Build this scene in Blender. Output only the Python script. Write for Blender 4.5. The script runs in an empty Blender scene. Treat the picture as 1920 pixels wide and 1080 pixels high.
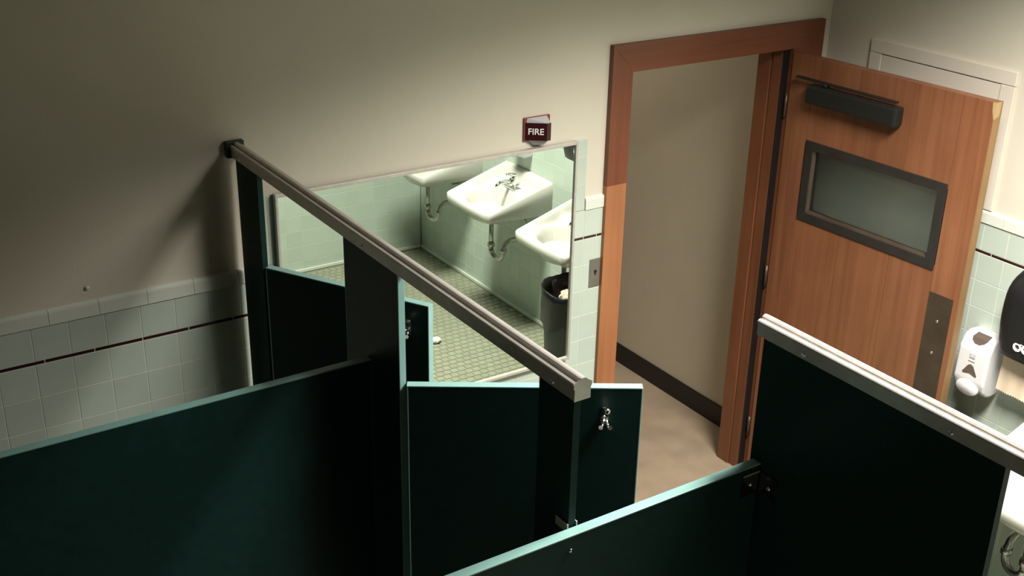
import bpy, bmesh, math, random
from mathutils import Vector, Matrix
random.seed(7)
S = bpy.context.scene
COL = S.collection

# ---------------------------------------------------------------- camera
cd = bpy.data.cameras.new('camera')
cam = bpy.data.objects.new('camera', cd); COL.objects.link(cam)
cd.sensor_width = 36.0; cd.lens = 2224.74 / 1920 * 36.0
cd.clip_start = 0.02
R = (0.83611816, -0.54819773, 0.01963848)
U = (0.205818, 0.34669912, 0.91511675)
F = (0.50847357, 0.76110379, -0.40271039)
cam.matrix_world = Matrix(((R[0], U[0], -F[0], -2.855155), (R[1], U[1], -F[1], -3.622595),
                           (R[2], U[2], -F[2], 3.226610), (0, 0, 0, 1)))
S.camera = cam

# ---------------------------------------------------------------- world, exposure
W = bpy.data.worlds.new('world'); S.world = W; W.use_nodes = True
W.node_tree.nodes['Background'].inputs[0].default_value = (0.5, 0.48, 0.42, 1)
W.node_tree.nodes['Background'].inputs[1].default_value = 0.0
S.view_settings.view_transform = 'Standard'
S.view_settings.look = 'None'
S.view_settings.gamma = 1
S.view_settings.use_curve_mapping = False
S.view_settings.exposure = 0.0

# ---------------------------------------------------------------- key dimensions (metres)
ZF = -0.13            # restroom floor; the corridor floor is z = 0
XR, XL = 1.225, -3.15
YB = -3.79            # wall opposite the mirror wall (mirror wall is y = 0)
ZC = 3.38
X1, X2 = -1.545, -1.0
ZR, ZP = 2.089, 1.72
YP1, YP2 = -0.972, -1.930
LX, LY0, LY1, LZ = -0.08, -1.65, -2.25, 3.32   # louvred fluorescent fixture on the ceiling
LIGHT_W = 168.0
LIGHT_W_SPREAD = 126
HALL_W = 7.5

# ---------------------------------------------------------------- materials
MATS = {}
def nodes(name):
    m = bpy.data.materials.new(name); m.use_nodes = True
    nt = m.node_tree; b = nt.nodes['Principled BSDF']
    MATS[name] = m
    return m, nt, b
def setb(b, **k):
    for kk, v in k.items():
        kk = kk.replace('_', ' ')
        if kk in b.inputs: b.inputs[kk].default_value = v
def plain(name, col, rough=0.5, metal=0.0, var=0.0, scale=20, bump=0.0, bscale=60, objvar=0.0, spec=0.5, coat=0.0):
    m, nt, b = nodes(name)
    b.inputs['Base Color'].default_value = (*col, 1); b.inputs['Roughness'].default_value = rough
    b.inputs['Metallic'].default_value = metal; b.inputs['Specular IOR Level'].default_value = spec
    if coat: b.inputs['Coat Weight'].default_value = coat
    tc = nt.nodes.new('ShaderNodeTexCoord')
    if var or objvar:
        mix = nt.nodes.new('ShaderNodeMixRGB'); mix.blend_type = 'MULTIPLY'; mix.inputs[0].default_value = 1
        mix.inputs[1].default_value = (*col, 1)
        last = None
        if var:
            n = nt.nodes.new('ShaderNodeTexNoise'); n.inputs['Scale'].default_value = scale; n.inputs['Detail'].default_value = 5
            nt.links.new(tc.outputs['Object'], n.inputs['Vector'])
            mr = nt.nodes.new('ShaderNodeMapRange'); mr.inputs[1].default_value = .3; mr.inputs[2].default_value = .7
            mr.inputs[3].default_value = 1 - var; mr.inputs[4].default_value = 1 + var
            nt.links.new(n.outputs['Fac'], mr.inputs[0]); last = mr.outputs[0]
        if objvar:
            oi = nt.nodes.new('ShaderNodeObjectInfo')
            m2 = nt.nodes.new('ShaderNodeMapRange'); m2.inputs[3].default_value = 1 - objvar; m2.inputs[4].default_value = 1 + objvar
            nt.links.new(oi.outputs['Random'], m2.inputs[0])
            if last is None: last = m2.outputs[0]
            else:
                mu = nt.nodes.new('ShaderNodeMath'); mu.operation = 'MULTIPLY'
                nt.links.new(last, mu.inputs[0]); nt.links.new(m2.outputs[0], mu.inputs[1]); last = mu.outputs[0]
        nt.links.new(last, mix.inputs[2])
        nt.links.new(mix.outputs[0], b.inputs['Base Color'])
    if bump:
        n2 = nt.nodes.new('ShaderNodeTexNoise'); n2.inputs['Scale'].default_value = bscale; n2.inputs['Detail'].default_value = 4
        nt.links.new(tc.outputs['Object'], n2.inputs['Vector'])
        bp = nt.nodes.new('ShaderNodeBump'); bp.inputs['Strength'].default_value = bump; bp.inputs['Distance'].default_value = 0.004
        nt.links.new(n2.outputs['Fac'], bp.inputs['Height']); nt.links.new(bp.outputs[0], b.inputs['Normal'])
    return m
def wood(name, c1, c2, rough=0.42, axis=2, objvar=.06, spec=.4):
    m, nt, b = nodes(name)
    tc = nt.nodes.new('ShaderNodeTexCoord'); mp = nt.nodes.new('ShaderNodeMapping')
    sc = [38, 38, 38]; sc[axis] = 1.3
    mp.inputs['Scale'].default_value = sc
    oi = nt.nodes.new('ShaderNodeObjectInfo')
    ad = nt.nodes.new('ShaderNodeVectorMath'); ad.operation = 'ADD'
    ml = nt.nodes.new('ShaderNodeMath'); ml.operation = 'MULTIPLY'; ml.inputs[1].default_value = 37
    nt.links.new(oi.outputs['Random'], ml.inputs[0]); nt.links.new(ml.outputs[0], ad.inputs[1])
    nt.links.new(tc.outputs['Object'], ad.inputs[0]); nt.links.new(ad.outputs[0], mp.inputs['Vector'])
    n = nt.nodes.new('ShaderNodeTexNoise'); n.inputs['Scale'].default_value = 1; n.inputs['Detail'].default_value = 6
    n.inputs['Distortion'].default_value = .6
    nt.links.new(mp.outputs[0], n.inputs['Vector'])
    n3 = nt.nodes.new('ShaderNodeTexNoise'); n3.inputs['Scale'].default_value = 3; n3.inputs['Detail'].default_value = 3
    nt.links.new(ad.outputs[0], n3.inputs['Vector'])
    av = nt.nodes.new('ShaderNodeMath'); av.operation = 'MULTIPLY_ADD'; av.inputs[1].default_value = .6
    sc3 = nt.nodes.new('ShaderNodeMath'); sc3.operation = 'MULTIPLY'; sc3.inputs[1].default_value = .4
    nt.links.new(n3.outputs['Fac'], sc3.inputs[0]); nt.links.new(n.outputs['Fac'], av.inputs[0]); nt.links.new(sc3.outputs[0], av.inputs[2])
    cr = nt.nodes.new('ShaderNodeValToRGB')
    cr.color_ramp.elements[0].position = .32; cr.color_ramp.elements[0].color = (*c1, 1)
    cr.color_ramp.elements[1].position = .68; cr.color_ramp.elements[1].color = (*c2, 1)
    nt.links.new(av.outputs[0], cr.inputs[0])
    m2 = nt.nodes.new('ShaderNodeMapRange'); m2.inputs[3].default_value = 1 - objvar; m2.inputs[4].default_value = 1 + objvar
    nt.links.new(oi.outputs['Random'], m2.inputs[0])
    mix = nt.nodes.new('ShaderNodeMixRGB'); mix.blend_type = 'MULTIPLY'; mix.inputs[0].default_value = 1
    nt.links.new(cr.outputs[0], mix.inputs[1]); nt.links.new(m2.outputs[0], mix.inputs[2])
    nt.links.new(mix.outputs[0], b.inputs['Base Color'])
    b.inputs['Roughness'].default_value = rough; b.inputs['Specular IOR Level'].default_value = spec
    return m
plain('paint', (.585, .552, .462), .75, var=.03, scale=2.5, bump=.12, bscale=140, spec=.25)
plain('paint_low_bounce', (.22, .20, .165), .8, var=.05, scale=3, spec=.2)  # unseen wall paint, made darker to hold down bounce light
plain('paint_trim', (.60, .555, .48), .6, var=.02, scale=3, spec=.3)
plain('ceiling_paint', (.16, .145, .12), .9)  # out-of-view ceiling kept dark so it bounces little light
plain('hall_paint', (.50, .44, .34), .8, var=.04, scale=3, bump=.1, bscale=120, spec=.2)
plain('tile', (.45, .52, .455), .16, objvar=.035, var=.03, scale=6)
plain('tile_cap', (.60, .63, .57), .14, objvar=.03)
plain('grout', (.54, .56, .48), .85)
plain('liner', (.030, .010, .010), .22, objvar=.1)
plain('floor_tile', (.255, .262, .195), .42, objvar=.06, var=.08, scale=9)
plain('floor_grout', (.205, .212, .157), .9, var=.1)
plain('hall_floor', (.33, .255, .18), .5, var=.16, scale=5)
plain('saddle', (.42, .40, .36), .4, var=.2, scale=8)
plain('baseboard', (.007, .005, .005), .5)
plain('laminate', (.0072, .028, .0250), .45, var=.12, scale=40, bump=.03, bscale=400, spec=.15)
plain('laminate_edge', (.21, .39, .37), .38, var=.06, scale=15)
plain('aluminium', (.60, .57, .53), .40, metal=.55, var=.08, scale=30)
plain('chrome', (.75, .75, .75), .10, metal=1)
plain('nickel', (.46, .45, .42), .30, metal=1)
plain('bracket_metal', (.12, .12, .115), .22, metal=1)
plain('steel_dark', (.032, .029, .026), .45, metal=.3, var=.15, scale=12)
plain('bronze', (.085, .062, .042), .42, metal=.6, var=.18, scale=10)
plain('black_metal', (.010, .010, .009), .5)
plain('porcelain', (.55, .537, .50), .10, coat=.3)
plain('white_plastic', (.64, .63, .65), .35)
plain('smoke_plastic', (.10, .075, .06), .15)
plain('grey_plastic', (.45, .45, .47), .35)
plain('black_plastic', (.005, .005, .006), .45)
plain('bag', (.008, .008, .009), .25)
plain('can', (.042, .046, .050), .5)
plain('paper', (.62, .50, .38), .9, var=.1, scale=12)
plain('white_paper', (.8, .79, .74), .9)
plain('red', (.035, .005, .007), .30)
plain('red_plate', (.20, .030, .028), .4)
plain('white_ink', (.82, .80, .78), .5)
plain('dark_hole', (.004, .004, .004), .9)
plain('silver_plate', (.28, .26, .23), .38, metal=.7, var=.1, scale=15)
plain('fixture', (.7, .7, .68), .5)
wood('door_wood', (.162, .060, .027), (.245, .100, .047), rough=.38)
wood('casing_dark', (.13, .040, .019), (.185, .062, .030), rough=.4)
wood('casing_head', (.13, .040, .019), (.185, .062, .030), rough=.4, axis=0)
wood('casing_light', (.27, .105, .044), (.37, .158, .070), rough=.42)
wood('jamb_wood', (.135, .046, .020), (.195, .072, .032), rough=.4)
wood('door_edge', (.19, .11, .045), (.27, .16, .07), rough=.5)
plain('bare_wood', (.36, .25, .12), .8)
# mirror glass
m, nt, b = nodes('mirror_glass')
setb(b, Base_Color=(.70, .775, .70, 1), Metallic=1.0, Roughness=0.0)
# obscure glass of the door light
m, nt, b = nodes('frosted_glass')
setb(b, Base_Color=(.95, .98, .96, 1), Roughness=.2, IOR=1.45)
b.inputs['Transmission Weight'].default_value = 1
m, nt, b = nodes('lamp_diffuser')
setb(b, Base_Color=(.8, .8, .78, 1), Roughness=.6)
b.inputs['Emission Color'].default_value = (1, .93, .78, 1); b.inputs['Emission Strength'].default_value = 4

# ---------------------------------------------------------------- mesh helpers
class MB:
    def __init__(s): s.v = []; s.f = []; s.sm = []
    def add(s, vs, fs, smooth=False):
        o = len(s.v); s.v += [tuple(p) for p in vs]; s.f += [tuple(i + o for i in f) for f in fs]; s.sm += [smooth] * len(fs); return s
    def box(s, x0, x1, y0, y1, z0, z1, c=0.0):
        if c <= 0:
            return s.add([(x0, y0, z0), (x1, y0, z0), (x1, y1, z0), (x0, y1, z0), (x0, y0, z1), (x1, y0, z1), (x1, y1, z1), (x0, y1, z1)],
                         [(0, 3, 2, 1), (4, 5, 6, 7), (0, 1, 5, 4), (1, 2, 6, 5), (2, 3, 7, 6), (3, 0, 4, 7)])
        bm = bmesh.new(); bmesh.ops.create_cube(bm, size=1)
        for v in bm.verts:
            v.co = Vector(((x0 + x1) / 2 + v.co.x * (x1 - x0), (y0 + y1) / 2 + v.co.y * (y1 - y0), (z0 + z1) / 2 + v.co.z * (z1 - z0)))
        bmesh.ops.bevel(bm, geom=list(bm.edges), offset=c, segments=2, affect='EDGES', profile=.6)
        return s.bm(bm)
    def bm(s, bm, smooth=False):
        bm.verts.index_update()
        vs = [v.co.copy() for v in bm.verts]; fs = [tuple(v.index for v in f.verts) for f in bm.faces]; bm.free()
        return s.add(vs, fs, smooth)
    def prism(s, poly, axis, a0, a1, smooth=False):
        # poly: 2D points in the two other axes (cyclic order), extruded along axis from a0 to a1
        n = len(poly)
        def P(p, a):
            q = list(p); q.insert(axis, a); return tuple(q)
        vs = [P(p, a0) for p in poly] + [P(p, a1) for p in poly]
        s.add(vs, [tuple(range(n - 1, -1, -1)), tuple(range(n, 2 * n))])
        o = len(s.v) - 2 * n
        for i in range(n):
            j = (i + 1) % n
            s.f.append((o + i, o + j, o + n + j, o + n + i)); s.sm.append(smooth)
        return s
    def tube(s, pts, r, n=14, cap=True):
        pts = [Vector(p) for p in pts]; rings = []
        rs = r if isinstance(r, (list, tuple)) else [r] * len(pts)
        up = None
        for i, p in enumerate(pts):
            t = (pts[min(i + 1, len(pts) - 1)] - pts[max(i - 1, 0)]).normalized()
            if up is None:
                up = Vector((0, 0, 1)) if abs(t.z) < .9 else Vector((1, 0, 0))
            a = t.cross(up).normalized(); b2 = a.cross(t).normalized(); up = b2
            rings.append([p + (a * math.cos(2 * math.pi * k / n) + b2 * math.sin(2 * math.pi * k / n)) * rs[i] for k in range(n)])
        vs = [q for rg in rings for q in rg]; fs = []
        for i in range(len(pts) - 1):
            for k in range(n):
                k2 = (k + 1) % n
                fs.append((i * n + k, i * n + k2, (i + 1) * n + k2, (i + 1) * n + k))
        s.add(vs, fs, True)
        if cap:
            o = len(s.v) - len(vs)
            s.f.append(tuple(o + k for k in range(n - 1, -1, -1))); s.sm.append(False)
            s.f.append(tuple(o + (len(pts) - 1) * n + k for k in range(n))); s.sm.append(False)
        return s
    def lathe(s, prof, n=28, c=(0, 0, 0)):
        vs = []; fs = []
        for (r, z) in prof:
            for k in range(n):
                a = 2 * math.pi * k / n; vs.append((c[0] + r * math.cos(a), c[1] + r * math.sin(a), c[2] + z))
        for i in range(len(prof) - 1):
            for k in range(n):
                k2 = (k + 1) % n; fs.append((i * n + k, i * n + k2, (i + 1) * n + k2, (i + 1) * n + k))
        return s.add(vs, fs, True)
    def mesh(s, name):
        me = bpy.data.meshes.new(name); me.from_pydata(s.v, [], s.f); me.update()
        me.polygons.foreach_set('use_smooth', s.sm); me.update()
        bm = bmesh.new(); bm.from_mesh(me); bmesh.ops.recalc_face_normals(bm, faces=bm.faces); bm.to_mesh(me); bm.free()
        return me
    def build(s, name, mat, parent=None, me=None):
        me = me or s.mesh(name)
        if not me.materials: me.materials.append(MATS[mat])
        o = bpy.data.objects.new(name, me); COL.objects.link(o)
        if parent: o.parent = parent
        return o
def link_mesh(name, me, parent, loc=(0, 0, 0), rot=(0, 0, 0)):
    o = bpy.data.objects.new(name, me); COL.objects.link(o); o.parent = parent
    o.location = loc; o.rotation_euler = rot
    return o
def thing(name, label, cat, loc=(0, 0, 0), rotz=0, group=None):
    o = bpy.data.objects.new(name, None); COL.objects.link(o); o.empty_display_size = .05
    o.location = loc; o.rotation_euler = (0, 0, rotz); o['label'] = label; o['category'] = cat
    if group: o['group'] = group
    return o
def tag(o, label, cat, group=None):
    o['label'] = label; o['category'] = cat
    if group: o['group'] = group
    return o
def structure(o, label=None, cat=None):
    o['kind'] = 'structure'
    if label: o['label'] = label
    if cat: o['category'] = cat
    return o
def dup(root, loc, rotz, label):
    r = root.copy(); COL.objects.link(r); r.location = loc; r.rotation_euler = (0, 0, rotz); r['label'] = label
    for ch in list(root.children):
        c = ch.copy(); COL.objects.link(c); c.parent = r
        for g in ch.children:
            d = g.copy(); COL.objects.link(d); d.parent = c
    return r
def text_mesh(body, size, depth):
    cu = bpy.data.curves.new('lettering', 'FONT'); cu.body = body; cu.size = size; cu.extrude = depth
    cu.align_x = 'CENTER'; cu.align_y = 'CENTER'; cu.offset = size * .012
    o = bpy.data.objects.new('lettering', cu); COL.objects.link(o)
    bpy.context.view_layer.update()
    me = bpy.data.meshes.new_from_object(o.evaluated_get(bpy.context.evaluated_depsgraph_get()))
    bpy.data.objects.remove(o); bpy.data.curves.remove(cu)
    me.materials.clear()
    return me

# ================================================================ THE ROOM
DX0, DX1, DH = 0.060, 0.975, 2.130          # rough door opening in the mirror wall
wb = MB()
T = .14
wb.box(XL - .1, DX0, 0, T, ZF - .1, ZC); wb.box(DX1, XR + .1, 0, T, ZF - .1, ZC); wb.box(DX0, DX1, 0, T, DH + .03, ZC)
wall_back = structure(wb.build('wall_back', 'paint'), 'cream painted wall with tile wainscot carrying the mirror and doorway', 'wall')
wall_right = structure(MB().box(XR, XR + .1, YB, 0, ZF - .1, ZC).build('wall_right', 'paint'), 'cream wall with pale green tile behind the sinks and wooden door', 'wall')
wall_front = structure(MB().box(XL - .1, XR + .1, YB - .1, YB, ZF - .1, ZC).build('wall_front', 'paint_low_bounce'), 'far tiled wall seen only in the mirror', 'wall')
wall_left = structure(MB().box(XL - .1, XL, YB, 0, ZF - .1, ZC).build('wall_left', 'paint_low_bounce'), 'painted wall behind the toilet stalls', 'wall')
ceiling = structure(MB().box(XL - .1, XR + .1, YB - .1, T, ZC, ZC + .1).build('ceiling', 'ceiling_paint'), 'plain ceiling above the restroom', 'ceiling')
floor = structure(MB().box(XL, XR, YB, 0, ZF - .1, ZF).build('floor', 'floor_grout'), 'green grey mosaic tile restroom floor', 'floor')

# ---- wall tiles
P = .115; G = .0020; TT = .009
ZRED = 1.460; LH = .013
ROWS = []           # (z0, z1, kind)
z = ZRED - LH / 2
while z > ZF + .02:
    ROWS.append((max(z - P, ZF), z)); z -= P
ROW_UP = (ZRED + LH / 2, ZRED + LH / 2 + P)
CAP = (ROW_UP[1], ROW_UP[1] + .054)
ZT = CAP[1]
tile_cache = {}
def tile_mesh(w, h, mat='tile', t=TT):
    k = (round(w, 4), round(h, 4), mat, t)
    if k not in tile_cache:
        c = .0012; a, b2 = w / 2, h / 2
        vs = [(-a, 0, -b2), (a, 0, -b2), (a, 0, b2), (-a, 0, b2), (-a, -t + c, -b2), (a, -t + c, -b2), (a, -t + c, b2), (-a, -t + c, b2),
              (-a + c, -t, -b2 + c), (a - c, -t, -b2 + c), (a - c, -t, b2 - c), (-a + c, -t, b2 - c)]
        fs = [(0, 1, 5, 4), (1, 2, 6, 5), (2, 3, 7, 6), (3, 0, 4, 7), (4, 5, 9, 8), (5, 6, 10, 9), (6, 7, 11, 10), (7, 4, 8, 11), (8, 9, 10, 11)]
        me = MB().add(vs, fs).mesh('tile'); me.materials.append(MATS[mat]); tile_cache[k] = me
    return tile_cache[k]
def cap_mesh(w, h):
    k = ('cap', round(w, 4), round(h, 4))
    if k not in tile_cache:
        t = .014; prof = [(0, -h / 2), (-t, -h / 2)] + [(-t + .012 * (1 - math.cos(a)), h / 2 - .012 + .012 * math.sin(a)) for a in (0, .5, 1.0, 1.57)] + [(0, h / 2)]
        me = MB().prism(prof, 0, -w / 2, w / 2).mesh('cap_tile'); me.materials.append(MATS['tile_cap']); tile_cache[k] = me
    return tile_cache[k]
def field(wall, uvec, org, rz, u0, u1, anchor, visible, cap_range=None, extra=()):
    """uvec: direction of u along the wall (xy), org: xy of u=0 on the wall face; tiles face local -y after rotation rz."""
    stuff = MB()
    def pos(u, z): return (org[0] + uvec[0] * u, org[1] + uvec[1] * u, z)
    def put(name, me, u, z, vis, wob=True):
        rot = (random.uniform(-.003, .003) if wob else 0, 0, rz + (random.uniform(-.003, .003) if wob else 0))
        if vis: link_mesh(name, me, wall, pos(u, z), rot)
        else:
            M = Matrix.Translation(pos(u, z)) @ Matrix.Rotation(rz, 4, 'Z')
            stuff.add([M @ v.co for v in me.vertices], [tuple(p.vertices) for p in me.polygons])
    def row(z0, z1, ua, ub, pitch, anc, kind):
        k = math.floor((ua - anc) / pitch)
        while anc + k * pitch < ub - 1e-4:
            a, b2 = max(ua, anc + k * pitch), min(ub, anc + (k + 1) * pitch); k += 1
            if b2 - a < .012: continue
            uc, zc = (a + b2) / 2, (z0 + z1) / 2
            v = visible(uc, zc)
            if kind == 'tile': put('tile', tile_mesh(b2 - a - G, z1 - z0 - G), uc, zc, v)
            elif kind == 'liner': put('liner_tile', tile_mesh(b2 - a - .0022, z1 - z0 - .0015, 'liner', .0090), uc, zc, v, False)
            else: put('cap_tile', cap_mesh(b2 - a - .0012, z1 - z0 - .002), uc, zc, v, False)
    gb = MB()
    def bed(ua, ub, za, zb):
        p0, p1 = pos(ua, 0), pos(ub, 0)
        nx, ny = math.sin(rz) * .0080, -math.cos(rz) * .0080
        xs = sorted((p0[0], p1[0])); ys = sorted((p0[1], p1[1]))
        if abs(nx) > abs(ny): gb.box(min(xs[0], xs[0] + nx), max(xs[0], xs[0] + nx), ys[0], ys[1], za, zb)
        else: gb.box(xs[0], xs[1], min(ys[0], ys[0] + ny), max(ys[0], ys[0] + ny), za, zb)
    for (ua, ub, an) in ([(u0, u1, anchor)] if not isinstance(u0, list) else u0):
        for (z0, z1) in ROWS: row(z0, z1, ua, ub, P, an, 'tile')
        row(*ROW_UP, ua, ub, P, an, 'tile')
        row(ZRED - LH / 2, ZRED + LH / 2, ua, ub, .157, anchor + .03, 'liner')
        bed(ua, ub, ZF, CAP[1] - .004)
    for (ua, ub) in (cap_range or [(u0, u1)]): row(*CAP, ua, ub, .157, anchor + .06, 'cap')
    for (ua, ub, za, zb) in extra:
        zz = za
        while zz < zb - .01:
            row(zz, min(zz + P, zb), ua, ub, P, anchor, 'tile'); zz += P
        bed(ua, ub, za, zb)
    gb.build('grout', 'grout', wall)
    if stuff.v:
        o = stuff.build('tile_field', 'tile', wall); o['kind'] = 'stuff'
# mirror wall: the tile rises around the mirror
MX0, MX1, MZ0, MZ1 = -1.427, -0.160, 0.935, 1.885
BX0, BX1 = -1.505, -0.094
field(wall_back, (1, 0), (0, 0), 0, [(XL, BX1, -2.255), (BX1, 0.0, BX1)], None, -2.255,
      lambda u, z: (u < -1.5 and u > -2.75 and z > .9) or (u > MX1 - .02 and z > .2),
      cap_range=[(XL, BX0), (BX1, 0.0)], extra=[(BX0, BX1, ROW_UP[1], MZ1 - .004)])
field(wall_right, (0, -1), (XR, 0), -math.pi / 2, 0.02, -YB - .016, 0.025,
      lambda u, z: (.80 < u < 1.5 and z > .6) or (u > 1.75 and z < 1.13))
field(wall_front, (1, 0), (0, YB), math.pi, XL, XR - .012, .02,
      lambda u, z: u > -.35 and z < 1.13)
# ---- mosaic floor: the pieces seen in the mirror are single tiles, the rest one field
fp = .050
fm = MB()
c = .0015; a = fp / 2 - .0026; h = .004
fm.add([(-a, -a, 0), (a, -a, 0), (a, a, 0), (-a, a, 0), (-a + c, -a + c, h), (a - c, -a + c, h), (a - c, a - c, h), (-a + c, a - c, h)],
       [(0, 1, 5, 4), (1, 2, 6, 5), (2, 3, 7, 6), (3, 0, 4, 7), (4, 5, 6, 7)])
fme = fm.mesh('floor_tile'); fme.materials.append(MATS['floor_tile'])
cells = []
ny = int((0 - YB) / fp); nx = int((XR - XL) / fp)
for j in range(ny):
    for i in range(nx):
        x = XL + (i + .5 + (.5 if j % 2 else 0)) * fp; y = YB + (j + .5) * fp
        if x + a > XR - .012 or y + a > -.012 or y - a < YB + .012: continue
        cells.append((x, y))
def seen_rank(p): return math.hypot((p[0] - .33) * 1.2, p[1] + 2.05)
cells.sort(key=seen_rank)
for (x, y) in cells[:300]:
    link_mesh('floor_tile', fme, floor, (x, y, ZF), (0, 0, random.uniform(-.01, .01)))
rest = MB()
for (x, y) in cells[300:]:
    rest.add([(v.co.x + x, v.co.y + y, v.co.z + ZF) for v in fme.vertices], [tuple(p.vertices) for p in fme.polygons])
o = rest.build('floor_tile_field', 'floor_tile', floor); o['kind'] = 'stuff'

# ---- cove base along the sink wall, the far wall and the mirror wall (pale line at the floor)
for nm, bx in (('baseboard_right', (XR - .024, XR - .0095, YB + .03, -.03)), ('baseboard_front', (XL + .02, XR - .024, YB + .0095, YB + .024)),
               ('baseboard_back', (XL + .02, -.02, -.024, -.0095))):
    structure(MB().box(bx[0], bx[1], bx[2], bx[3], ZF + .004, ZF + .028, .004).build(nm, 'tile_cap'), 'pale glazed cove tile along the floor edge', 'baseboard')

# ---- door casing and jambs
trim = bpy.data.objects.new('trim_1', None); COL.objects.link(trim); trim.location = (.5, 0, 0)
structure(trim, 'red-brown wooden door casing around the open doorway', 'door casing')
def tb(name, mat, x0, x1, y0, y1, z0, z1, c=.003): return MB().box(x0 - .5, x1 - .5, y0, y1, z0, z1, c).build(name, mat, trim)
CX0, CX1 = 0.0, 1.168     # outer casing edges
def tp(name, mat, poly, y0=-.026, y1=0.0): return MB().prism([(x - .5, z) for (x, z) in poly], 1, y0, y1).build(name, mat, trim)
ZH = 2.2435
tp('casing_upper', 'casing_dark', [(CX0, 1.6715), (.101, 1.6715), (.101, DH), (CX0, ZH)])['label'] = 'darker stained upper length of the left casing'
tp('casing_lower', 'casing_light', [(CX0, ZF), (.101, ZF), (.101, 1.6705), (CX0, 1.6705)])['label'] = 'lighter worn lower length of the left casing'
tp('head_casing', 'casing_head', [(.1016, DH), (1.0546, DH), (CX1 - .0006, ZH), (CX0 + .0008, ZH)])
tp('casing', 'casing_dark', [(.990, ZF), (CX1, ZF), (CX1, ZH), (1.055, DH), (.990, DH - .001)], -.0245)
tb('gap_shade_strip', 'baseboard', .9535, .9898, -.006, .0, 0.0, DH - .001, .001)  # near-black strip standing in for the shade between jamb and door
tb('jamb', 'jamb_wood', .062, .101, .0, .14, 0.0, DH)
tb('jamb', 'jamb_wood', .953, .974, .0, .062, 0.0, DH)
tb('stop', 'jamb_wood', .946, .974, .064, .14, 0.0, DH)
tb('head_jamb', 'casing_head', .101, .953, .0, .14, DH, DH + .03)
# painted frame of a closed-up opening on the right wall
tr2 = bpy.data.objects.new('trim_2', None); COL.objects.link(tr2); tr2.location = (XR, -.6, ZT)
structure(tr2, 'cream painted flat frame on the wall behind the open door', 'wall frame')
def t2(name, y0, y1, z0, z1, d, c=.0025): MB().box(-d, 0, y0 + .6, y1 + .6, z0 - ZT, z1 - ZT, c).build(name, 'paint_trim', tr2)
t2('top_board', -.962, -.250, 2.142, 2.197, .013)
t2('side_board', -.962, -.900, ZT + .001, 2.140, .013)
t2('side_board', -.312, -.250, ZT + .001, 2.140, .013)
t2('panel', -.898, -.314, ZT + .001, 2.138, .008, .002)

# ---- corridor beyond the doorway
hall_floor = structure(MB().box(-1.6, 1.185, .14, 3.2, -.1, 0).build('floor_hall', 'hall_floor'), 'brown vinyl corridor floor beyond the doorway', 'floor')
structure(MB().box(DX0, DX1, -.02, .14, ZF - .02, 0).build('trim_3', 'hall_floor'), 'brown door saddle under the doorway', 'threshold')
structure(MB().box(1.172, 1.272, .14, 3.2, -.1, 2.6).build('wall_hall_right', 'hall_paint'), 'beige corridor wall seen through the doorway', 'wall')
structure(MB().box(-1.7, 1.272, 3.2, 3.3, -.1, 2.6).build('wall_hall_far', 'hall_paint'), 'beige end wall of the corridor', 'wall')
structure(MB().box(-1.7, -1.6, .14, 3.2, -.1, 2.6).build('wall_hall_left', 'hall_paint'), 'beige left wall of the corridor', 'wall')
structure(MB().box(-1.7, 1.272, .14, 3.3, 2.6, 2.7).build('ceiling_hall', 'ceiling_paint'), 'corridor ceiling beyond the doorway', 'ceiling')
structure(MB().box(1.160, 1.172, .15, 3.19, 0, .118, .003).build('baseboard_hall', 'baseboard'), 'dark rubber baseboard along the corridor wall', 'baseboard')

# ================================================================ LIGHT FIXTURES
def fixture(name, label, x, y0, y1, z, w, power, col, drop, spread=180):
    t = thing(name, label, 'ceiling light', (x, (y0 + y1) / 2, z))
    L = abs(y1 - y0)
    m2 = MB()
    pr = [(-w / 2, -.012), (-w / 2 - .004, -.012), (-w / 2 - .004, .02), (-w / 2 + .03, .075), (w / 2 - .03, .075), (w / 2 + .004, .02), (w / 2 + .004, -.012), (w / 2, -.012), (w / 2, .018), (-w / 2, .018)]
    m2.prism(pr, 1, -L / 2, L / 2); m2.box(-w / 2, w / 2, -L / 2 - .004, -L / 2, -.012, .07); m2.box(-w / 2, w / 2, L / 2, L / 2 + .004, -.012, .07)
    m2.build('housing', 'fixture', t)
    MB().box(-w / 2 + .002, w / 2 - .002, -L / 2 + .002, L / 2 - .002, .004, .010).build('diffuser', 'lamp_diffuser', t)
    if drop > .1:
        for s in (-1, 1): MB().tube([(0, s * L * .38, .075), (0, s * L * .38, drop)], .008).build('hanger', 'fixture', t)
    ld = bpy.data.lights.new(name + '_light', 'AREA'); ld.shape = 'RECTANGLE'; ld.size = w - .01; ld.size_y = L - .02; ld.energy = power; ld.color = col; ld.spread = math.radians(spread)
    lo = bpy.data.objects.new('lamp_light', ld); COL.objects.link(lo); lo.parent = t; lo.location = (0, 0, 0)
    return t
fixture('fluorescent_fixture', 'louvred fluorescent ceiling fixture above the aisle before the sinks', LX, LY0, LY1, LZ, 1.00, LIGHT_W, (1, .95, .86), ZC - LZ, LIGHT_W_SPREAD)
fixture('corridor_fixture', 'ceiling light of the corridor beyond the doorway', .2, .9, 2.1, 2.52, .30, HALL_W, (1, .88, .70), .08)

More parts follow.
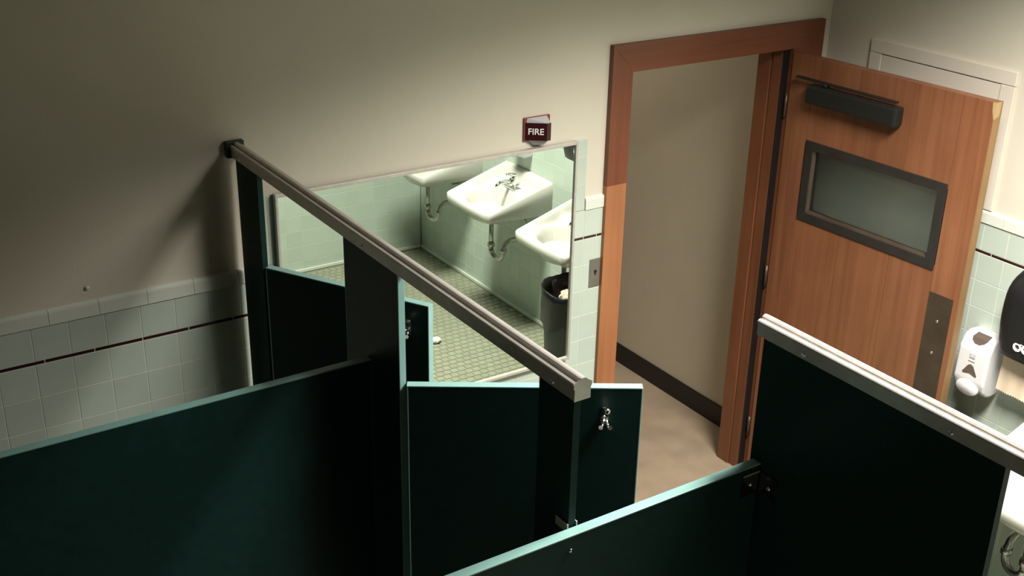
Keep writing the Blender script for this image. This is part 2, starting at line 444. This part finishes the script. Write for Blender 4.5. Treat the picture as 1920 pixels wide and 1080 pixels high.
# ================================================================ STALL PARTITIONS
def slab(t, name, L, z0, z1, th, edges=True, ends=True):
    """board along local x 0..L, centred on local y, from z0 to z1 with a paler edge strip all round"""
    e = .004 if edges else 0
    MB().box(e, L - e, -th / 2, th / 2, z0 + e, z1 - e).build(name, 'laminate', t)
    if edges:
        MB().box(0, L, -th / 2 - .0006, th / 2 + .0006, z1 - e, z1, .0012).build('top_edge', 'laminate_edge', t)
        MB().box(0, L, -th / 2 - .0006, th / 2 + .0006, z0, z0 + e, .0012).build('bottom_edge', 'laminate_edge', t)
        for xx in ((0, L - e) if ends else ()):
            MB().box(xx, xx + e, -th / 2 - .0006, th / 2 + .0006, z0 + e, z1 - e, .0012).build('side_edge', 'laminate_edge', t)
def screw(t, p, axis, sgn, r=.0055, mat='chrome'):
    mb = MB(); prof = [(0, .0035), (r * .6, .003), (r, .001), (r, -.001)]
    n = 14; vs = []; fs = []
    for (rr, hh) in prof:
        for k in range(n):
            a2 = 2 * math.pi * k / n; q = [rr * math.cos(a2), rr * math.sin(a2)]; q.insert(axis, hh * sgn)
            vs.append((p[0] + q[0], p[1] + q[1], p[2] + q[2]))
    for i in range(3):
        for k in range(n): fs.append((i * n + k, i * n + (k + 1) % n, (i + 1) * n + (k + 1) % n, (i + 1) * n + k))
    return mb.add(vs, fs, True).build('screw', mat, t)
DN = -math.pi / 2            # local +x points to world -y
def pilaster(label, x, y0, y1, edges=True):
    t = thing('pilaster', label, 'pilaster', (x, y0, ZF), DN, 'stall pilasters')
    L = y0 - y1
    slab(t, 'board', L, .01, ZR - .045 - ZF, .018, edges)
    MB().box(-.003, L + .003, -.018, .018, 0, .08, .003).build('shoe', 'nickel', t)
    return t
pilaster('narrow dark green pilaster beside the cream wall at the head rail end', X1, -.035, -.212, False)
pilaster('wide dark green pilaster between the two open stall doors', X1, -.832, -1.150)
pilaster('dark green pilaster under the free end of the long head rail', X1, -1.788, -1.914, False)
pilaster('broad black-green stall front panel below the bright rail at right', X2, -1.906, -2.548, False)

def panel(label, y, x0, x1, z0, z1):
    t = thing('partition_panel', label, 'partition panel', (x0, y, ZF), 0, 'stall partition panels')
    slab(t, 'board', x1 - x0, z0 - ZF, z1 - ZF, .025, True, False)
    return t
p1 = panel('teal green partition panel catching light, lower left', YP1, XL + .004, X1 - .0105, .17, ZP)
p2 = panel('dark partition panel with pale top edge across the foreground', YP2, XL + .004, X2 - .0105, .17, ZP)
# brackets of the foreground panel
ox = XL + .004
def br(t, x0, x1, y0, y1, z0, z1, nm='bracket', mat='chrome'): return MB().box(x0 - ox, x1 - ox, y0 - YP2, y1 - YP2, z0 - ZF, z1 - ZF, .0008).build(nm, mat, t)
for xx in (X1 - .0135, X1 + .0105):
    b_ = br(p2, xx, xx + .003, YP2 + .0135, YP2 + .058, 1.708, 1.730, mat='aluminium')
b_ = br(p2, X2 - .075, X2 - .0165, YP2 - .0155, YP2 - .0135, 1.642, 1.700, mat='bracket_metal')
b_ = br(p2, X2 - .0125, X2 - .0102, YP2 - .070, YP2 - .0165, 1.642, 1.700, mat='bracket_metal')
br(p2, X2 - .066, X2 - .0165, YP2 - .0185, YP2 - .0135, 1.700, 1.7035, 'bracket_glint', 'aluminium')  # bright strip added for the glint along the bracket's top edge
screw(p2, (X2 - .040 - ox, -.0165, 1.672 - ZF), 1, -1)
screw(p2, (X1 - .022 - ox, -.0135, 1.682 - ZF), 1, -1)
screw(p2, (X2 - .0125 - ox, -.048, 1.668 - ZF), 0, -1)

def hook(t, x, z, y):
    hk = MB()
    hk.box(x - .011, x + .011, y - .003, y, z - .030, z + .022, .0012)
    hk = hk.build('coat_hook', 'chrome', t)
    MB().tube([(x, y - .002, z + .012), (x, y - .018, z + .016), (x, y - .034, z + .024), (x, y - .040, z + .032)], [.0055, .005, .005, .006]).build('upper_prong', 'chrome', hk)
    MB().lathe([(0, -.009), (.006, -.0075), (.0095, -.003), (.0095, .003), (.006, .0075), (0, .009)], 14, (x, y - .042, z + .033)).build('bumper', 'chrome', hk)
    for s in (-1, 1):
        MB().tube([(x + s * .002, y - .002, z - .006), (x + s * .006, y - .014, z - .022), (x + s * .010, y - .024, z - .030), (x + s * .013, y - .031, z - .024)], [.0045, .0045, .0045, .006]).build('lower_prong', 'chrome', hk)
def stall_door(label, hinge, ang, L, hk=.098):
    t = thing('stall_door', label, 'stall door', (hinge[0], hinge[1], ZF), ang, 'open stall doors')
    slab(t, 'board', L, .30, ZP - ZF, .025)
    hook(t, L - hk, 1.640 - ZF, -.0125)
    MB().box(L - .055, L - .012, -.019, -.0125, .96 - ZF, 1.06 - ZF, .001).build('latch', 'chrome', t)
    for zz in (.36, 1.62):
        MB().tube([(.007, .006, zz - .04), (.007, .006, zz + .04)], .008).build('hinge', 'nickel', t)
    return t
stall_door('dark green stall door slightly ajar nearest the cream wall', (X1 + .004, -.222), math.radians(-60.3), .615, .074)
stall_door('dark green stall door wide open with chrome coat hook showing', (X1 + .006, -1.160), math.radians(-32.3), .628)

def head_rail(label, x, y0, y1, screws):
    t = thing('head_rail', label, 'head rail', (x, y0, ZR - .048), DN, 'aluminium head rails')
    L = y0 - y1
    # section in (local y, z): local +y = world +x
    pr = [(-.0195, 0), (-.0195, .026), (-.0220, .028), (-.0220, .036), (-.0195, .0385), (-.0130, .0400), (-.0120, .0375), (-.0095, .0375), (-.0085, .0440), (-.0040, .0475), (.0010, .0480),
          (.0060, .0465), (.0085, .0430), (.0095, .0375), (.0120, .0375), (.0130, .0400), (.0195, .0385), (.0220, .036), (.0220, .028), (.0195, .026), (.0195, 0)]
    MB().prism(pr, 0, 0, L).build('rail', 'aluminium', t)
    pc = [(-.0205, -.001), (-.0205, .026), (-.0230, .028), (-.0230, .038), (-.0110, .0445), (-.0045, .0495), (.0065, .0495), (.0120, .0445), (.0230, .038), (.0230, .028), (.0205, .026), (.0205, -.001)]
    MB().prism(pc, 0, L, L + .004).build('end_cap', 'aluminium', t)
    for (yy, sx) in screws:
        screw(t, (y0 - yy, sx * .019, .011), 1, sx, .006, 'chrome')
    return t
r1 = head_rail('long aluminium head rail running from the cream wall, weathered grey', X1, -.006, -1.926, [(-.967, -1), (-.10, -1), (-1.85, -1)])
MB().box(-.002, .022, -.033, .027, -.004, .050, .002).build('wall_bracket', 'steel_dark', r1)
r2 = head_rail('bright aluminium head rail over the stall front at right', X2, -1.892, YB + .004, [(-2.036, -1), (-2.427, -1), (-2.9, -1)])

# ================================================================ MIRROR
mr = thing('wall_mirror', 'large framed mirror on the tiled wall reflecting white sinks', 'mirror', (MX0, -.0125, MZ0))
MW, MH = MX1 - MX0, MZ1 - MZ0
MB().box(.008, MW - .008, -.016, -.001, .008, MH - .008).build('glass', 'mirror_glass', mr)
MB().box(0, MW, -.024, 0, MH - .010, MH + .004, .002).build('top_frame', 'aluminium', mr)
MB().box(0, MW, -.024, 0, -.002, .010, .002).build('bottom_frame', 'aluminium', mr)
for xx in (0, MW - .010): MB().box(xx, xx + .010, -.024, 0, .010, MH - .010, .002).build('side_frame', 'aluminium', mr)

# ================================================================ FIRE ALARM
fa = thing('fire_alarm', 'dark red wedge-shaped FIRE alarm above the mirror corner', 'fire alarm', (-.342, 0, 1.955))
MB().box(-.060, .060, -.010, 0, -.040, .052, .003).build('back_plate', 'red_plate', fa)
wz0, wz1 = -.034, .034
wp = [(-.056, -.010), (.012, -.060), (.030, -.060), (.050, -.010)]
MB().prism(wp, 2, wz0, wz1).build('wedge', 'red', fa)
MB().add([(-.050, -.010, .034), (.014, -.056, .034), (.030, -.056, .034), (.046, -.010, .034), (-.046, -.010, .050), (.044, -.010, .050)],
         [(0, 1, 2, 3), (0, 4, 1), (2, 5, 3), (1, 4, 5, 2), (0, 3, 5, 4)]).build('lens', 'grey_plastic', fa)
MB().add([(-.040, -.010, -.034), (.012, -.050, -.034), (.028, -.050, -.034), (.040, -.010, -.034), (-.020, -.010, -.056), (.008, -.034, -.056), (.018, -.034, -.056), (.024, -.010, -.056)],
         [(0, 1, 2, 3), (4, 5, 6, 7), (0, 1, 5, 4), (1, 2, 6, 5), (2, 3, 7, 6), (3, 0, 4, 7)]).build('sounder', 'grey_plastic', fa)
me = text_mesh('FIRE', .034, .0005); me.materials.append(MATS['white_ink'])
dx, dy = .068, -.050; ln = math.hypot(dx, dy)
tx = link_mesh('lettering', me, fa); 
ex = Vector((dx / ln, dy / ln, 0)); ez = Vector((0, 0, 1)); en = ex.cross(ez)
tx.matrix_local = Matrix(((ex.x, 0, en.x, -.022 + en.x * .001), (ex.y, 0, en.y, -.035 + en.y * .001), (0, 1, 0, 0), (0, 0, 0, 1)))

# ================================================================ SWITCH PLATE, WALL PLUG
sp = thing('switch_plate', 'steel key switch plate on tile beside the door casing', 'switch', (-.030, -.009, 1.294))
MB().box(-.027, .027, -.005, 0, -.063, .063, .0018).build('plate', 'silver_plate', sp)
MB().tube([(.002, -.004, .006), (.002, -.0065, .006)], .0075).build('keyhole', 'dark_hole', sp)
MB().box(-.0015, .0055, -.0064, -.004, -.010, .006).build('key_slot', 'dark_hole', sp)
tag(MB().tube([(-2.065, .0, 1.678), (-2.065, -.006, 1.678), (-2.065, -.009, 1.678)], [.007, .007, .003]).build('wall_plug', 'white_plastic'), 'small white plastic plug in the cream wall above the tile', 'wall plug')

# ================================================================ WOODEN DOOR
DA = math.atan2(-.998, .050)
dr = bpy.data.objects.new('door_1', None); COL.objects.link(dr); dr.location = (.986, -.029, 0); dr.rotation_euler = (0, 0, DA)
structure(dr, 'open brown wooden door with small framed window against the right wall', 'door')
DW, DT, DZ0, DZ1 = .985, .044, .012, 2.116
wx0, wx1, wz0, wz1 = .130, .848, 1.392, 1.757
cuts = [0, .122, .365, .632, .850, DW]
for i in range(5):
    a0, a1 = cuts[i] + (.0008 if i else 0), cuts[i + 1] - (.0008 if i < 4 else 0)
    if i in (0, 4): MB().box(a0, a1, 0, DT, DZ0, DZ1, .0012).build('plank', 'door_wood', dr)
    else:
        MB().box(a0, a1, 0, DT, DZ0, wz0 + .02, .0012).build('plank', 'door_wood', dr)
        MB().box(a0, a1, 0, DT, wz1 - .02, DZ1, .0012).build('plank', 'door_wood', dr)
MB().box(DW, DW + .003, .0005, DT - .0005, DZ0, DZ1).build('edge_strip', 'door_edge', dr)['label'] = 'paler worn edge of the door'
MB().add([(DW + .001, -.0006, 2.05), (DW + .0036, -.0006, 2.05), (DW + .0036, .03, 2.06), (DW + .0036, .034, 2.115), (DW + .0036, -.0006, 2.1163), (DW - .012, -.0006, 2.1163), (DW - .008, -.0006, 2.08)],
         [(0, 1, 4, 5, 6), (1, 2, 3, 4)]).build('chipped_corner', 'bare_wood', dr)
win = MB()
fw = .040
win = win.box(wx0, wx1, -.006, DT + .006, wz0, wz0 + fw, .0015).box(wx0, wx1, -.006, DT + .006, wz1 - fw, wz1, .0015).build('window_frame', 'steel_dark', dr)
for (a0, a1) in ((wx0, wx0 + fw), (wx1 - fw, wx1)):
    MB().box(a0, a1, -.006, DT + .006, wz0 + fw, wz1 - fw, .0015).build('frame_side', 'steel_dark', win)
MB().box(wx0 + fw - .002, wx1 - fw + .002, .016, .022, wz0 + fw - .002, wz1 - fw + .002).build('pane', 'frosted_glass', win)
MB().prism([(.0, wz0 + fw), (.016, wz0 + fw), (.016, wz0 + fw + .010), (.012, wz0 + fw + .010)], 0, wx0 + fw, wx1 - fw).build('glazing_bead', 'bronze', win)
MB().prism([(wx0 + fw, .0), (wx0 + fw, .016), (wx0 + fw + .009, .016), (wx0 + fw + .009, .012)], 2, wz0 + fw, wz1 - fw).build('glazing_bead', 'bronze', win)
# push plate
pp = MB().box(.850, .962, -.0022, 0, .72, 1.300, .0006).build('push_plate', 'bronze', dr)
for zz in (1.185, 1.043, .84): screw(pp, (.906, -.0022, zz), 1, -1, .007, 'chrome')
# closer
cl = MB().box(.135, .600, -.058, -.002, 1.930, 2.012, .012).build('door_closer', 'black_metal', dr)
MB().tube([(.22, -.030, 2.012), (.22, -.030, 2.028)], .014).build('spindle', 'black_metal', cl)
MB().box(.06, .58, -.042, -.018, 2.024, 2.032, .002).build('closer_arm', 'black_metal', cl)
for zz in (.25, 1.06, 1.88):
    MB().tube([(-.010, -.004, zz - .055), (-.010, -.004, zz + .055)], .0075).build('hinge', 'bronze', dr)

# ================================================================ SINKS
def make_sink(label, yc):
    # local: x across (world -y), y from wall towards room... built with local +y = away from the wall
    t = thing('wall_sink', label, 'sink', (XR - .0095, yc, .742), math.pi / 2, 'white wall-hung sinks')
    HW, D = .270, .475
    nu, nv = 56, 50
    def sm(a, b2, x):
        q = max(0, min(1, (x - a) / (b2 - a))); return q * q * (3 - 2 * q)
    def hw(v):   # half width: front corners rounded, sides slightly tapering to the front
        w = HW - .012 * (v / D)
        r = .030
        if v > D - r:
            q = (v - (D - r)) / r; w -= r * (1 - math.sqrt(max(0, 1 - q * q)))
        return w
    def bow(s): return -.010 * s * s    # front edge bows out in the middle
    def top(u, v):
        side = sm(.200, .240, abs(u))
        base_mid = .010 * sm(.40, .20, v) + .040 * sm(.20, .13, v) + .085 * sm(.075, .02, v)
        base_side = .132 * max(0, 1 - v / .46)
        z = base_mid * (1 - side) + base_side * side
        # back ridge falls at the corners
        e = math.hypot(u / .196, (v - .285) / .150)
        z -= .140 * (1 - sm(.52, 1.02, e)) 
        # soft lip along the outer edge
        return z
    vs = []; fs = []
    for j in range(nv + 1):
        v = D * j / nv
        for i in range(nu + 1):
            s = -1 + 2 * i / nu
            u = s * hw(v); vv = v + bow(s) * (v / D)
            z = top(u, v)
            d = min((hw(v) - abs(u)), D - v)
            if d < .010: z -= .010 - math.sqrt(max(0, .010 ** 2 - (.010 - d) ** 2))
            vs.append((u, -vv, z))
    W1 = nu + 1
    for j in range(nv):
        for i in range(nu): fs.append((j * W1 + i, j * W1 + i + 1, (j + 1) * W1 + i + 1, (j + 1) * W1 + i))
    mb = MB().add(vs, fs, True)
    # skirt
    ring = [j * W1 + nu for j in range(nv + 1)] + [nv * W1 + i for i in range(nu - 1, -1, -1)] + [j * W1 for j in range(nv - 1, -1, -1)] + [i for i in range(1, nu)]
    n0 = len(mb.v); prof = [(.0, .35), (.004, .75), (.020, 1.0)]
    rr = [ring]
    for (ins, fr) in prof:
        row = []
        for k in ring:
            x, y, z = vs[k]; zb = -.068 - .012 * (1 + y / D)
            fx = 1 - ins / HW; yy = -D * .5 + (y + D * .5) * (1 - ins / (D * .5)) if y < -.02 else y
            mb.v.append((x * fx, yy, z + (zb - z) * fr)); row.append(len(mb.v) - 1)
        rr.append(row)
    n = len(ring)
    for a_, b_ in zip(rr[:-1], rr[1:]):
        for k in range(n): mb.f.append((a_[k], a_[(k + 1) % n], b_[(k + 1) % n], b_[k])); mb.sm.append(True)
    mb.f.append(tuple(rr[-1])); mb.sm.append(False)
    # underside of the bowl
    pv = []
    for i in range(9):
        th = math.pi / 2 * i / 8; pv.append((math.cos(th), -math.sin(th)))
    N = 28; o = len(mb.v)
    for (cr_, sz) in pv:
        for k in range(N):
            a_ = 2 * math.pi * k / N; mb.v.append((.205 * cr_ * math.cos(a_), -.275 + .165 * cr_ * math.sin(a_), -.066 + .082 * sz))
    for i in range(8):
        for k in range(N): mb.f.append((o + i * N + k, o + i * N + (k + 1) % N, o + (i + 1) * N + (k + 1) % N, o + (i + 1) * N + k)); mb.sm.append(True)
    body = mb.build('basin', 'porcelain', t)
    es = body.modifiers.new('soft', 'EDGE_SPLIT'); es.split_angle = math.radians(60)
    MB().lathe([(0, .002), (.018, .002), (.024, .004), (.026, .0)], 20, (0, -.285, -.128)).build('drain', 'nickel', body)
    # faucet
    f0 = .046
    fc = MB().box(-.075, .075, -.150, -.100, f0 - .004, f0 + .010, .005).build('faucet', 'chrome', t)
    MB().lathe([(.022, 0), (.021, .03), (.019, .052), (.0, .056)], 20, (0, -.122, f0 + .008)).build('faucet_body', 'chrome', fc)
    MB().tube([(0, -.125, f0 + .034), (0, -.170, f0 + .045), (0, -.215, f0 + .043), (0, -.238, f0 + .030), (0, -.242, f0 + .018)], [.015, .014, .012, .0115, .011]).build('spout', 'chrome', fc)
    MB().tube([(0, -.118, f0 + .062), (0, -.105, f0 + .075), (0, -.142, f0 + .090), (0, -.168, f0 + .094)], [.016, .013, .009, .008]).build('lever', 'chrome', fc)
    # waste
    tp = MB().tube([(0, -.275, -.140), (0, -.275, -.345)], .0155).build('tailpiece', 'nickel', t)
    u = []
    for i in range(13):
        a_ = math.pi * i / 12; u.append((-.050 + .050 * math.cos(a_), -.275 + .025 * (i / 12), -.345 - .050 * math.sin(a_)))
    u += [(-.100, -.248, -.315), (-.101, -.236, -.285), (-.101, -.205, -.268), (-.100, -.12, -.265), (-.100, -.001, -.265)]
    MB().tube(u, .0165).build('trap', 'nickel', t)
    for (x, y, z0_, z1_) in ((0, -.275, -.325, -.298), (-.100, -.249, -.340, -.315)):
        MB().tube([(x, y, z0_), (x, y, z1_)], .023, 8).build('slip_nut', 'nickel', t)
    MB().tube([(-.100, -.007, -.265), (-.100, -.001, -.265)], .038, 20).build('escutcheon', 'nickel', t)
    for s in (-1, 1):
        MB().tube([(s * .075 - .03, -.001, -.20), (s * .075 - .03, -.05, -.20), (s * .06 - .03, -.07, -.17), (s * .035, -.10, -.07)], .0055, 8).build('supply_line', 'nickel', t)
    return t
# local +x -> world +y with rotz = +90 deg, local -y -> world -x (into the room)... rotz=pi/2 maps (x,y)->(-y,x)
s1 = make_sink('white wall-hung sink nearest the wooden door, above the trash can', -1.575)
s1.rotation_euler = (0, 0, -math.pi / 2)
s2 = dup(s1, (XR - .0095, -2.367, .742), -math.pi / 2, 'white wall-hung sink with faucet, whole in the mirror at centre')
s3 = dup(s1, (XR - .0095, -3.185, .742), -math.pi / 2, 'white wall-hung sink farthest along the wall, at mirror top edge')

# ================================================================ SOAP DISPENSERS
def soap(label, yc, zc):
    t = thing('soap_dispenser', label, 'soap dispenser', (XR - .0095, yc, zc), -math.pi / 2, 'white soap dispensers')
    # local: x along wall (world -y), -y into the room... rotz -90: (x,y)->(y,-x): local -y -> world -x
    w = .072
    def sec(y, z): return (y, z)
    side = [(0, -.120), (0, .135), (-.055, .140), (-.085, .128), (-.108, .080), (-.112, -.060), (-.100, -.095), (-.080, -.115), (-.05, -.125)]
    bm = bmesh.new(); ring0 = [bm.verts.new((-w, y, z)) for (y, z) in side]; ring1 = [bm.verts.new((w, y, z)) for (y, z) in side]
    bm.faces.new(ring0); bm.faces.new(ring1[::-1]); n = len(side)
    for i in range(n): bm.faces.new((ring0[i], ring1[i], ring1[(i + 1) % n], ring0[(i + 1) % n]))
    bmesh.ops.recalc_face_normals(bm, faces=bm.faces)
    ed = [e for e in bm.edges if not (abs(e.verts[0].co.y) < 1e-6 and abs(e.verts[1].co.y) < 1e-6)]
    bmesh.ops.bevel(bm, geom=ed, offset=.010, segments=3, affect='EDGES', profile=.5)
    MB().bm(bm, False).build('housing', 'white_plastic', t)
    # level window on top front, pointed view window, button, badge
    q = [(-.030, -.0870, .1285), (.040, -.0870, .1285), (.030, -.0935, .114), (.012, -.0985, .1045), (-.010, -.0985, .1045), (-.026, -.0935, .114)]
    q2 = [(-.026, -.060, .1412), (.038, -.060, .1412)]
    MB().add([q2[0], q2[1], q[1], q[2], q[3], q[4], q[5], q[0]], [(0, 7, 1), (1, 7, 2), (7, 6, 5, 4, 3, 2)]).build('refill_window', 'smoke_plastic', t)
    yw = -.1128
    tri = [(0, .014), (.012, .008), (.034, -.028), (.030, -.034), (.0, -.026), (-.030, -.034), (-.034, -.028), (-.012, .008)]
    MB().add([(x, yw - (0 if True else 0), z + .002) for (x, z) in tri] + [(x, yw + .004, z + .002) for (x, z) in tri],
             [tuple(range(8))] + [(i, (i + 1) % 8, 8 + (i + 1) % 8, 8 + i) for i in range(8)]).build('view_window', 'smoke_plastic', t)
    bn = MB(); N = 22; vs = []
    for (r, d) in ((.052, -.004), (.052, .003), (.049, .0055), (.0, .006)):
        for k in range(N):
            a_ = 2 * math.pi * k / N; vs.append((r * math.cos(a_), -.1095 - d + .20 * max(0, -.020 - .66 * r * math.sin(a_)) * 1.0, -.090 + r * .66 * math.sin(a_)))
    bn.add(vs, [(i * N + k, i * N + (k + 1) % N, (i + 1) * N + (k + 1) % N, (i + 1) * N + k) for i in range(3) for k in range(N)], True)
    bn.build('push_button', 'white_plastic', t)
    bd = MB().box(-.013, .013, -.1118, -.108, .044, .062).build('badge', 'grey_plastic', t)
    MB().box(-.008, .008, -.1122, -.1115, .051, .056).build('badge_mark', 'white_plastic', bd)
    MB().box(-.015, .015, -.1124, -.109, .030, .0325).build('badge_line', 'grey_plastic', t)
    return t
so1 = soap('white push soap dispenser on tile beside the wooden door', -1.075, 1.015)
so2 = dup(so1, (XR - .0095, -2.40, 1.10), -math.pi / 2, 'white soap dispenser over the middle sink, at the mirror top')

# ================================================================ PAPER TOWEL DISPENSERS
def towel(label, yc, zc):
    t = thing('towel_dispenser', label, 'towel dispenser', (XR - .0095, yc, zc), -math.pi / 2, 'black towel dispensers')
    hw, hh, dp = .170, .205, .165
    rows = []
    nz, nx_ = 18, 20
    vs = []; fs = []
    def halfw(s):  # s 0 bottom .. 1 top: sides bulge and round over at the top
        return hw * (1 - .10 * abs(s - .35) ** 1.5 - (.55 * max(0, (s - .60) / .40) ** 2.4))
    def dep(s): return dp * (.80 + .20 * math.sin(math.pi * min(1, s * 1.1))) * (1 - .45 * max(0, (s - .6) / .4) ** 2)
    for j in range(nz + 1):
        s = j / nz; z = -hh + 2 * hh * s; w = halfw(s); d = dep(s)
        for i in range(nx_ + 1):
            a_ = math.pi * i / nx_
            x = -w * math.copysign(abs(math.cos(a_)) ** .45, math.cos(a_)); y = -d * abs(math.sin(a_)) ** .45
            vs.append((x, y, z))
    W1 = nx_ + 1
    for j in range(nz):
        for i in range(nx_): fs.append((j * W1 + i, j * W1 + i + 1, (j + 1) * W1 + i + 1, (j + 1) * W1 + i))
    fs.append(tuple(range(nx_, -1, -1))); fs.append(tuple(nz * W1 + i for i in range(W1)))
    sm_ = MB().add(vs, fs[:-2], True); sm_.f += fs[-2:]; sm_.sm += [False, False]
    sm_.build('cover', 'black_plastic', t)
    # pale emblem low on the cover: two linked rings under a solid pale bar
    N = 20; yy = -dp * .90 - .004
    cx, cz = -.048, -.138
    def ring(px, pz, r0, r1):
        vs = []
        for (r, d) in ((r0, 0), (r1, 0), (r1, .012), (r0, .012)):
            for k in range(N):
                a_ = 2 * math.pi * k / N; vs.append((px + r * math.cos(a_), yy + d, pz + r * math.sin(a_)))
        return MB().add(vs, [(i * N + k, i * N + (k + 1) % N, ((i + 1) % 4) * N + (k + 1) % N, ((i + 1) % 4) * N + k) for i in range(4) for k in range(N)])
    lg = ring(cx, cz, .010, .018).build('emblem', 'white_ink', t)
    ring(cx + .036, cz + .001, .009, .018).build('emblem_ring', 'white_ink', lg)
    MB().prism([(cx + .010, cz + .014), (cx + .014, cz + .028), (cx + .022, cz + .033), (cx + .060, cz + .036), (cx + .066, cz + .028), (cx + .060, cz + .016)], 1, yy - .0008, yy + .012).build('emblem_bar', 'white_ink', lg)
    MB().box(-.14, .14, -.10, -.03, -hh - .012, -hh + .002, .004).build('tear_bar', 'black_plastic', t)
    return t
to1 = towel('black rounded towel dispenser with pale emblem at right edge', -1.328, 1.345)
to2 = dup(to1, (XR - .0095, -1.688, 1.345), -math.pi / 2, 'black towel dispenser glimpsed at the mirror top right corner')
# hanging sheet with toothed edge
sh = MB(); n = 40; vs = []
for i in range(n + 1):
    y = -1.180 - .22 * i / n
    for (z, x) in ((1.132, 1.156), (1.06, 1.150), (.995, 1.144)):
        vs.append((x + .002 * math.sin(i * .5), y, z))
    vs.append((1.141 + .002 * math.sin(i * .5), y, .955 + (.006 if i % 2 else 0)))
sh.add(vs, [(i * 4 + k, i * 4 + k + 1, (i + 1) * 4 + k + 1, (i + 1) * 4 + k) for i in range(n) for k in range(3)])
o = sh.build('paper_towel', 'paper'); o.modifiers.new('thick', 'SOLIDIFY').thickness = .0008
tag(o, 'brown paper towel hanging from the black dispenser beside soap dispenser', 'paper towel')

# ================================================================ TRASH CAN
tc = thing('trash_can', 'dark grey trash can with black liner below the sink in mirror', 'trash can', (.800, -1.255, ZF + .004))
MB().lathe([(0, 0), (.150, 0), (.158, .01), (.186, .64), (.192, .69), (.187, .69), (.180, .64), (.150, .015), (0, .012)], 40).build('can', 'can', tc)
bg = MB(); N = 72; prof = [(.194, .50), (.1975, .60), (.199, .675), (.200, .712), (.190, .716), (.178, .66), (.170, .55), (.15, .575), (.08, .56), (.001, .555)]
vs = []
for i, (r, z) in enumerate(prof):
    for k in range(N):
        a_ = 2 * math.pi * k / N
        w1 = .004 * math.sin(9 * a_ + i) + .003 * math.sin(23 * a_ + 2 * i)
        zz = z + (.030 * math.sin(5 * a_ + 1) + .014 * math.sin(13 * a_) if i == 0 else .006 * math.sin(7 * a_ + i))
        vs.append(((r + max(w1, -.002)) * math.cos(a_), (r + max(w1, -.002)) * math.sin(a_), zz))
bg.add(vs, [(i * N + k, i * N + (k + 1) % N, (i + 1) * N + (k + 1) % N, (i + 1) * N + k) for i in range(len(prof) - 1) for k in range(N)], True)
lin = bg.build('liner_bag', 'bag', tc)
def crumple(c0, r, seed, mat='paper', flat=.7):
    rnd = random.Random(seed); bm = bmesh.new(); bmesh.ops.create_icosphere(bm, subdivisions=3, radius=r)
    ph = [(rnd.uniform(0, 6), rnd.uniform(18, 40) * .12 / r, rnd.uniform(0, 6)) for _ in range(6)]
    for v in bm.verts:
        k = 1 + sum(.09 * abs(math.sin(p[1] * (v.co.x * math.cos(p[2]) + v.co.y * math.sin(p[2])) + p[1] * .6 * v.co.z + p[0])) for p in ph) - .22
        v.co = Vector((v.co.x * k * 1.25, v.co.y * k, v.co.z * k * flat)) + Vector(c0)
    return MB().bm(bm, False).build('crumpled_paper', mat)
for i, (cx, cy, cz, r, lb) in enumerate([(.742, -1.205, .508, .046, 'crumpled brown paper towel toward the left in the trash can'),
                                         (.868, -1.200, .505, .045, 'crumpled brown paper towel toward the sink wall in the trash can'),
                                         (.800, -1.315, .508, .046, 'crumpled brown paper towel toward the sinks in the trash can'),
                                         (.800, -1.232, .565, .047, 'crumpled brown paper towel on top in the trash can')]):
    tag(crumple((cx, cy, cz), r, i + 3), lb, 'paper towel', 'paper towels in the trash can')
tag(crumple((.49, -2.30, ZF + .022), .026, 21, 'white_paper', .6), 'small white scrap of paper on the restroom floor in mirror', 'paper scrap')
bpy.context.view_layer.update()
